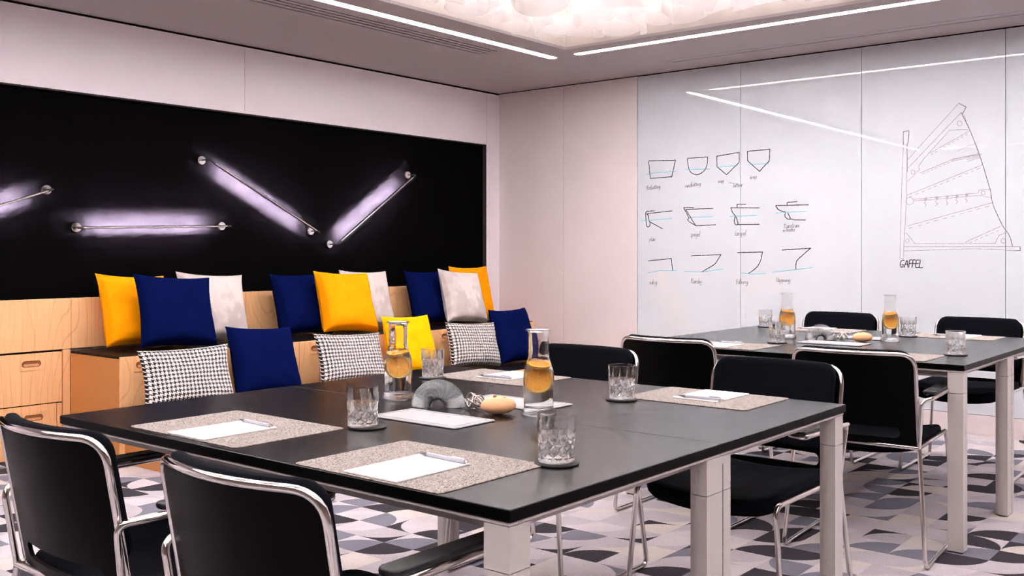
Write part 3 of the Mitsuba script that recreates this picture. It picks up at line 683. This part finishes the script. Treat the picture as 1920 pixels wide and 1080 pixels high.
# ================================================================== THINGS ON THE TABLES
def placemat(x, y, w, d, deg, label):
    k = thing('placemat', label, 'placemat', 'woven placemats on the conference tables')
    g = random.Random(int(x * 1000)); m = man(pad(w / 2, d / 2, .0011, .014, .0008, 4).refine_to_length(.03))
    put(k, shape(m, 'm_placemat'), place(x, y, TZ + .0014, deg))
    return k
def paper(x, y, deg, label):
    k = thing('notepad', label, 'notepad', 'white notepads on the placemats')
    put(k, shape(bx(-.0745, .0745, -.105, .105, 0, .0035, .0006), 'm_paper'), place(x, y, TZ + .0030, deg))
penm = dict(barrel=shape(lathe([(0, -.045), (.0042, -.045), (.0045, -.04), (.0045, .068), (0, .068)], 14), 'm_pen', 40), grip=shape(lathe([(.0006, -.071), (.0012, -.068), (.0040, -.052), (.0043, -.0455), (0, -.0455)], 14), 'm_pendark', 40),
            clip=shape(bx(.0042, .0064, -.0014, .0014, .030, .066, .0005), 'm_chrome'), button=shape(lathe([(0, .0682), (.0026, .0682), (.0026, .076), (0, .0765)], 12), 'm_chrome', 40))
def pen(p, q, z, label):
    k = thing('pen', label, 'pen', 'silver grey pens on the notepads')
    (x0, y0), (x1, y1) = p, q
    a = math.degrees(math.atan2(y1 - y0, x1 - x0))
    M = T().translate([(x0 + x1) / 2, (y0 + y1) / 2, z]).rotate([0, 0, 1], a).rotate([0, 1, 0], 90).rotate([0, 0, 1], 180)
    part(k, 'barrel', penm['barrel'], M); part(k, 'tip', penm['grip'], M); part(k, 'clip', penm['clip'], M); part(k, 'button', penm['button'], M)
ZP = TZ + .0066 + .0046
def setting(mx, my, w, d, px, py, pp, pq, where):
    placemat(mx, my, w, d, 0, 'beige and brown woven placemat ' + where)
    paper(px, py, 0, 'white notepad on the placemat ' + where)
    pen(pp, pq, ZP, 'silver grey pen across the notepad ' + where)
setting(3.660, -5.395, .450, .325, 3.682, -5.450, (3.612, -5.352), (3.752, -5.360), 'nearest the left corner of the near table')
setting(4.322, -5.415, .418, .325, 4.338, -5.465, (4.272, -5.366), (4.412, -5.373), 'nearest the camera, front of the near table')
setting(4.325, -4.195, .410, .300, 4.328, -4.163, (4.272, -4.262), (4.408, -4.254), 'at the far right of the near table')
setting(3.520, -4.195, .420, .290, 3.540, -4.160, (3.480, -4.262), (3.612, -4.256), 'behind the right carafe of the near table')
setting(3.575, -2.590, .420, .300, 3.560, -2.630, (3.500, -2.535), (3.630, -2.540), 'at the front left of the far table')
setting(4.315, -2.590, .420, .300, 4.315, -2.640, (4.250, -2.545), (4.380, -2.548), 'at the front right of the far table')
setting(3.560, -1.400, .420, .290, 3.520, -1.365, (3.450, -1.465), (3.580, -1.460), 'behind the coil spring of the far table')
setting(4.280, -1.400, .420, .290, 4.300, -1.370, (4.190, -1.468), (4.320, -1.462), 'at the back right of the far table')

# cut glass tumblers on coasters
def tumbler():
    n, nz = 132, 46
    H, R = .099, .0405
    V, Fc = [], []
    zs = np.concatenate([np.linspace(0, .004, 3), np.linspace(.006, H - .0015, nz), [H]])
    for z in zs:
        t = z / H
        for i in range(n):
            a = 2 * PI * i / n
            R0 = R * (.955 + .045 * t) - (.0018 * (1 - z / .004) if z < .004 else 0)
            # diamond cuts below, tall tapering flutes above
            N = 11
            p = (a * N / (2 * PI) + z / .0235) % 1; q = (a * N / (2 * PI) - z / .0235) % 1
            tri = lambda g: abs(g - .5) * 2
            lowm = np.clip((.058 - z) / .016, 0, 1) * np.clip((z - .0035) / .004, 0, 1)
            f = abs((a * N / (2 * PI)) % 1 - .5) * 2
            flute = max(0, 1 - f / max(.05, .60 * (1 - (z - .036) / .050))) * np.clip((z - .036) / .010, 0, 1) * np.clip((.087 - z) / .01, 0, 1)
            d = .0042 * (1 - min(tri(p), tri(q))) * lowm + .0036 * flute
            V.append(((R0 - d) * math.cos(a), (R0 - d) * math.sin(a), z))
    ins = [(.0378, H), (.0374, H - .002), (.0365, .06), (.0352, .024), (.0335, .0185), (.020, .0165), (.0002, .016)]
    for r, z in ins:
        for i in range(n): V.append((r * math.cos(2 * PI * i / n), r * math.sin(2 * PI * i / n), z))
    rows = len(zs) + len(ins)
    for r in range(rows - 1):
        for i in range(n):
            j = (i + 1) % n
            Fc += [(r * n + i, r * n + j, (r + 1) * n + j), (r * n + i, (r + 1) * n + j, (r + 1) * n + i)]
    V += [(0, 0, 0), (0, 0, .016)]
    for i in range(n):
        j = (i + 1) % n
        Fc += [(len(V) - 2, j, i), (len(V) - 1, (rows - 1) * n + i, (rows - 1) * n + j)]
    m = trimesh.Trimesh(V, Fc, process=False)
    c = m.triangles_center
    low = (c[:, 2] < .061) & (np.hypot(c[:, 0], c[:, 1]) > .0355) | (c[:, 2] < .004)
    return m.submesh([low], append=True, repair=False), m.submesh([~low], append=True, repair=False)
_tumc, _tumb = tumbler()
_tum, _tumc = shape(_tumb, 'm_glass', 22), shape(_tumc, 'm_cutglass', False)
_coa = shape(lathe([(0, 0), (.0455, 0), (.047, .001), (.047, .0035), (.0455, .0042), (0, .0042)], 40), 'm_coaster', 30)
def glass(x, y, where, cx=0, cy=0):
    k = thing('coaster', 'round black coaster under the glass ' + where, 'coaster', 'black coasters under the glasses')
    put(k, _coa, place(x + cx, y + cy, TZ + .0004))
    k = thing('tumbler', 'empty cut crystal tumbler ' + where, 'glass', 'cut glass tumblers')
    M = place(x, y, TZ + .0052, 7 * (x * 10 % 3)); part(k, 'bowl', _tum, M); part(k, 'cut_base', _tumc, M, 'diamond cut lower half')
glass(3.900, -5.190, 'between the two front placemats of the near table', .012, .006)
glass(4.532, -5.225, 'nearest the camera, before the right carafe', .004, -.004)
glass(4.150, -4.385, 'beside the far right placemat of the near table')
glass(3.358, -4.370, 'behind the coil spring on the near table')
glass(3.205, -1.370, 'farthest left on the far table')
glass(3.708, -2.320, 'in front of the left carafe of the far table')
glass(4.085, -1.545, 'behind the right carafe of the far table')
glass(4.548, -2.385, 'at the front right corner of the far table')

# carafes of water with orange slices
OUT = [(.0005, .0), (.040, .0), (.0435, .003), (.0445, .008), (.0425, .013), (.0385, .018), (.0378, .024), (.0388, .060), (.0392, .105), (.0375, .122), (.0320, .140), (.0275, .156), (.0262, .170), (.0262, .222), (.0275, .228), (.0325, .231), (.0330, .233), (.0320, .2345), (.0260, .2345)]
INN = [(.0240, .231), (.0238, .222), (.0236, .171), (.0252, .156), (.0296, .139), (.0350, .121), (.0364, .105), (.0362, .060), (.0355, .024), (.0330, .017), (.0005, .0155)]
WL = .146
OUT = [(r * 1.07, z * .985) for r, z in OUT]; INN = [(r * 1.07, z * .985) for r, z in INN]
def smoothp(p): return smooth_line(p, 4)
inn = smoothp(INN); o_ = smoothp(OUT)
r_w = float(np.interp(WL, [q[1] for q in inn[::-1]], [q[0] for q in inn[::-1]]))
upper = [q for q in inn if q[1] > WL + 1e-6] + [(r_w, WL)]
lower = [(r_w, WL)] + [q for q in inn if q[1] < WL - 1e-6]
g_ = lathe(list(o_) + list(upper), 64)
w_ = lathe(list(lower[::-1]), 64)
def outward(m, s=1):
    c = m.triangles_center; n = m.face_normals
    d = (n[:, :2] * c[:, :2]).sum()
    if d * s < 0: m.invert()
    return m
w_ = outward(w_)
CARAFE = dict(glass=shape(g_, 'm_glass', 40), water=shape(w_, 'm_waterglass', 40), top=shape(lathe([(r_w, WL), (.00001, WL)], 64), 'm_water'))
def disc_mesh(R, t, n=36):
    V, uv = [], []
    for z in (-t / 2, t / 2):
        for r in (0.0, .5, .8, 1.0):
            for i in range(n):
                a = 2 * PI * i / n; V.append((R * r * math.cos(a), R * r * math.sin(a), z)); uv.append((r * math.cos(a), r * math.sin(a)))
    Fc = []
    for s in range(2):
        for q in range(3):
            for i in range(n):
                j = (i + 1) % n; b = s * 4 * n + q * n
                f1, f2 = (b + i, b + n + i, b + n + j), (b + i, b + n + j, b + j)
                Fc += [f1, f2] if s else [f1[::-1], f2[::-1]]
    for i in range(n):
        j = (i + 1) % n; Fc += [(3 * n + i, 3 * n + j, 7 * n + j), (3 * n + i, 7 * n + j, 7 * n + i)]
    return trimesh.Trimesh(V, Fc, process=False), np.array(uv)
_dm, _duv = disc_mesh(.0315, .0045)
SL = dict(flesh=mikit.ply(_dm, 'm_flesh', False, uv=_duv), peel=shape(lathe([(.0316, -.0024), (.0340, -.0024), (.0340, .0024), (.0316, .0024), (.0316, -.0024)], 40), 'm_peel', 30))
def carafe(x, y, deg, label, where, slices):
    k = thing('carafe', label, 'carafe', 'water carafes with orange slices')
    M = place(x, y, TZ + .0004, deg)
    part(k, 'glass', CARAFE['glass'], M); w = part(k, 'water', CARAFE['water'], M, 'clear water'); part(w, 'surface', CARAFE['top'], M)
    for i, (dx, dy, z, az, el, which, sc) in enumerate(slices):
        s = thing('orange_slice', f'{which} orange slice floating in the carafe {where}', 'orange slice', 'orange slices in the carafes')
        Ms = T().translate([x + dx, y + dy, TZ + z]).rotate([0, 0, 1], az).rotate([0, 1, 0], el).scale(sc)
        part(s, 'flesh', SL['flesh'], Ms); part(s, 'peel', SL['peel'], Ms, 'bright orange peel')
# azimuth -51 faces the camera
carafe(3.601, -4.775, 20, 'water carafe with orange slices, left one on the near table', 'left on the near table', [(.001, -.001, .094, -30, 76, 'upright', 1), (.0, .001, .1345, -110, 12, 'flat upper', .82)])
carafe(4.119, -4.750, 0, 'water carafe with orange slices, right one on the near table', 'right on the near table', [(-.001, -.001, .093, -62, 80, 'upright', 1), (.001, .0, .1345, -20, 14, 'flat upper', .82)])
carafe(3.612, -1.985, 0, 'water carafe with orange slices, left one on the far table', 'left on the far table', [(.0, -.001, .094, -60, 76, 'upright', 1), (.001, .0, .1345, 0, 12, 'flat upper', .82)])
carafe(4.100, -1.870, 0, 'water carafe with orange slices, right one on the far table', 'right on the far table', [(.0, -.001, .094, -40, 78, 'upright', 1), (.0, .001, .1345, -110, 12, 'flat upper', .82)])

# springs, tangle puzzles, pebbles, trays
def slinky():
    Rm, rc, turns, per = .0475, .0295, 84, 24
    N = turns * per; P = []
    for i in range(N + 1):
        f = i / N
        s = np.interp(f, [0, .29, .71, 1], [0, .15, .85, 1])      # dense coils at the two feet
        th = PI * (1 - s); ph = 2 * PI * turns * f
        e = np.array([math.cos(th), 0, math.sin(th)])
        P.append(np.array([Rm * math.cos(th), 0, Rm * math.sin(th)]) + rc * (math.cos(ph) * e + math.sin(ph) * np.array([0, 1.0, 0])))
    m = tube(P, .00075, 4); m.apply_translation([0, 0, -np.array(m.vertices)[:, 2].min()]); return m
_sl = shape(slinky(), 'm_steel', True)
def tangle(seed):
    r = np.random.default_rng(seed); ms = []
    for i in range(9):
        R = r.uniform(.0105, .0150)
        c = np.array([r.uniform(-.019, .019), r.uniform(-.011, .011), r.uniform(.013, .022)])
        q = r.normal(size=3); q /= np.linalg.norm(q); a = np.cross(q, [0, 0, 1.0]); a /= np.linalg.norm(a); b = np.cross(q, a)
        c[2] = max(c[2], R * math.sqrt(max(0, 1 - q[2] ** 2)) + .0018)
        ms.append(tube([c + R * (math.cos(t) * a + math.sin(t) * b) for t in np.linspace(0, 2 * PI, 24)[:-1]], .0018, 8, True))
    return ms
tang = [[shape(m, 'm_chrome', True) for m in tangle(s)] for s in (3, 8)]
def pebble():
    m = trimesh.creation.icosphere(4); v = np.array(m.vertices)
    v = v * np.array([.049, .034, .026]); v[:, 2] *= np.where(v[:, 2] < 0, .85, 1.0); v[:, 0] *= 1 + .06 * np.sign(v[:, 0]) * (v[:, 2] / .026)
    v[:, 2] -= v[:, 2].min(); m.vertices = v; return m
_pb = shape(pebble(), 'm_pebble', True)
_kn = shape(trimesh.creation.icosphere(2, .0055), 'm_pebblemark', True); _dash = shape(tube([(-.005, 0, 0), (.005, 0, 0)], .0018, 8), 'm_pebblemark', True)
_tr = shape(cat(bx(-.153, .153, -.078, .078, 0, .005, .002)), 'm_tray'); 
_ln = shape(prism(sbox(-.142, -.067, .142, .067).difference(sbox(-.1375, -.0625, .1375, .0625)), .0006), 'm_trayline')
def tray(x, y, deg, label):
    k = thing('tray', label, 'tray', 'flat white trays on the tables')
    M = place(x, y, TZ + .0004, deg); part(k, 'plate', _tr, M); part(k, 'border', _ln, place(x, y, TZ + .0053, deg), 'thin grey line inside the rim')
tray(3.950, -4.992, 0, 'flat white tray in front of the spring on the near table')
tray(3.945, -4.640, 0, 'flat white tray behind the wooden pebble on the near table')
tray(3.935, -2.180, 0, 'flat white tray in front of the spring on the far table')
tray(3.930, -1.800, 0, 'flat white tray behind the wooden pebble on the far table')
for i, (x, y, a, w) in enumerate(((3.815, -4.825, 38, 'near'), (3.800, -2.010, 38, 'far'))):
    k = thing('coil_spring_toy', f'steel coil spring toy standing as an arch on the {w} table', 'spring toy'); put(k, _sl, place(x, y, TZ + .0006, a))
for i, (x, y, w) in enumerate(((3.935, -4.805, 'near'), (3.908, -1.990, 'far'))):
    k = thing('ring_puzzle', f'tangled chrome ring puzzle on the {w} table beside the spring', 'puzzle')
    for d in tang[i]: part(k, 'ring', d, place(x, y, TZ + .0006) @ T().scale(1.3))
for i, (x, y, a, w) in enumerate(((4.030, -4.815, 30, 'near'), (4.010, -2.005, 36, 'far'))):
    k = thing('wooden_pebble', f'smooth pale wooden pebble with two brown marks on the {w} table', 'wooden toy')
    part(k, 'body', _pb, place(x, y, TZ + .0004, a))
    M = place(x, y, TZ, a)
    part(k, 'knob', _kn, M @ T().translate([-.008, -.006, .0475]), 'small brown knob'); part(k, 'notch', _dash, M @ T().translate([.017, -.008, .0455]), 'short brown notch')
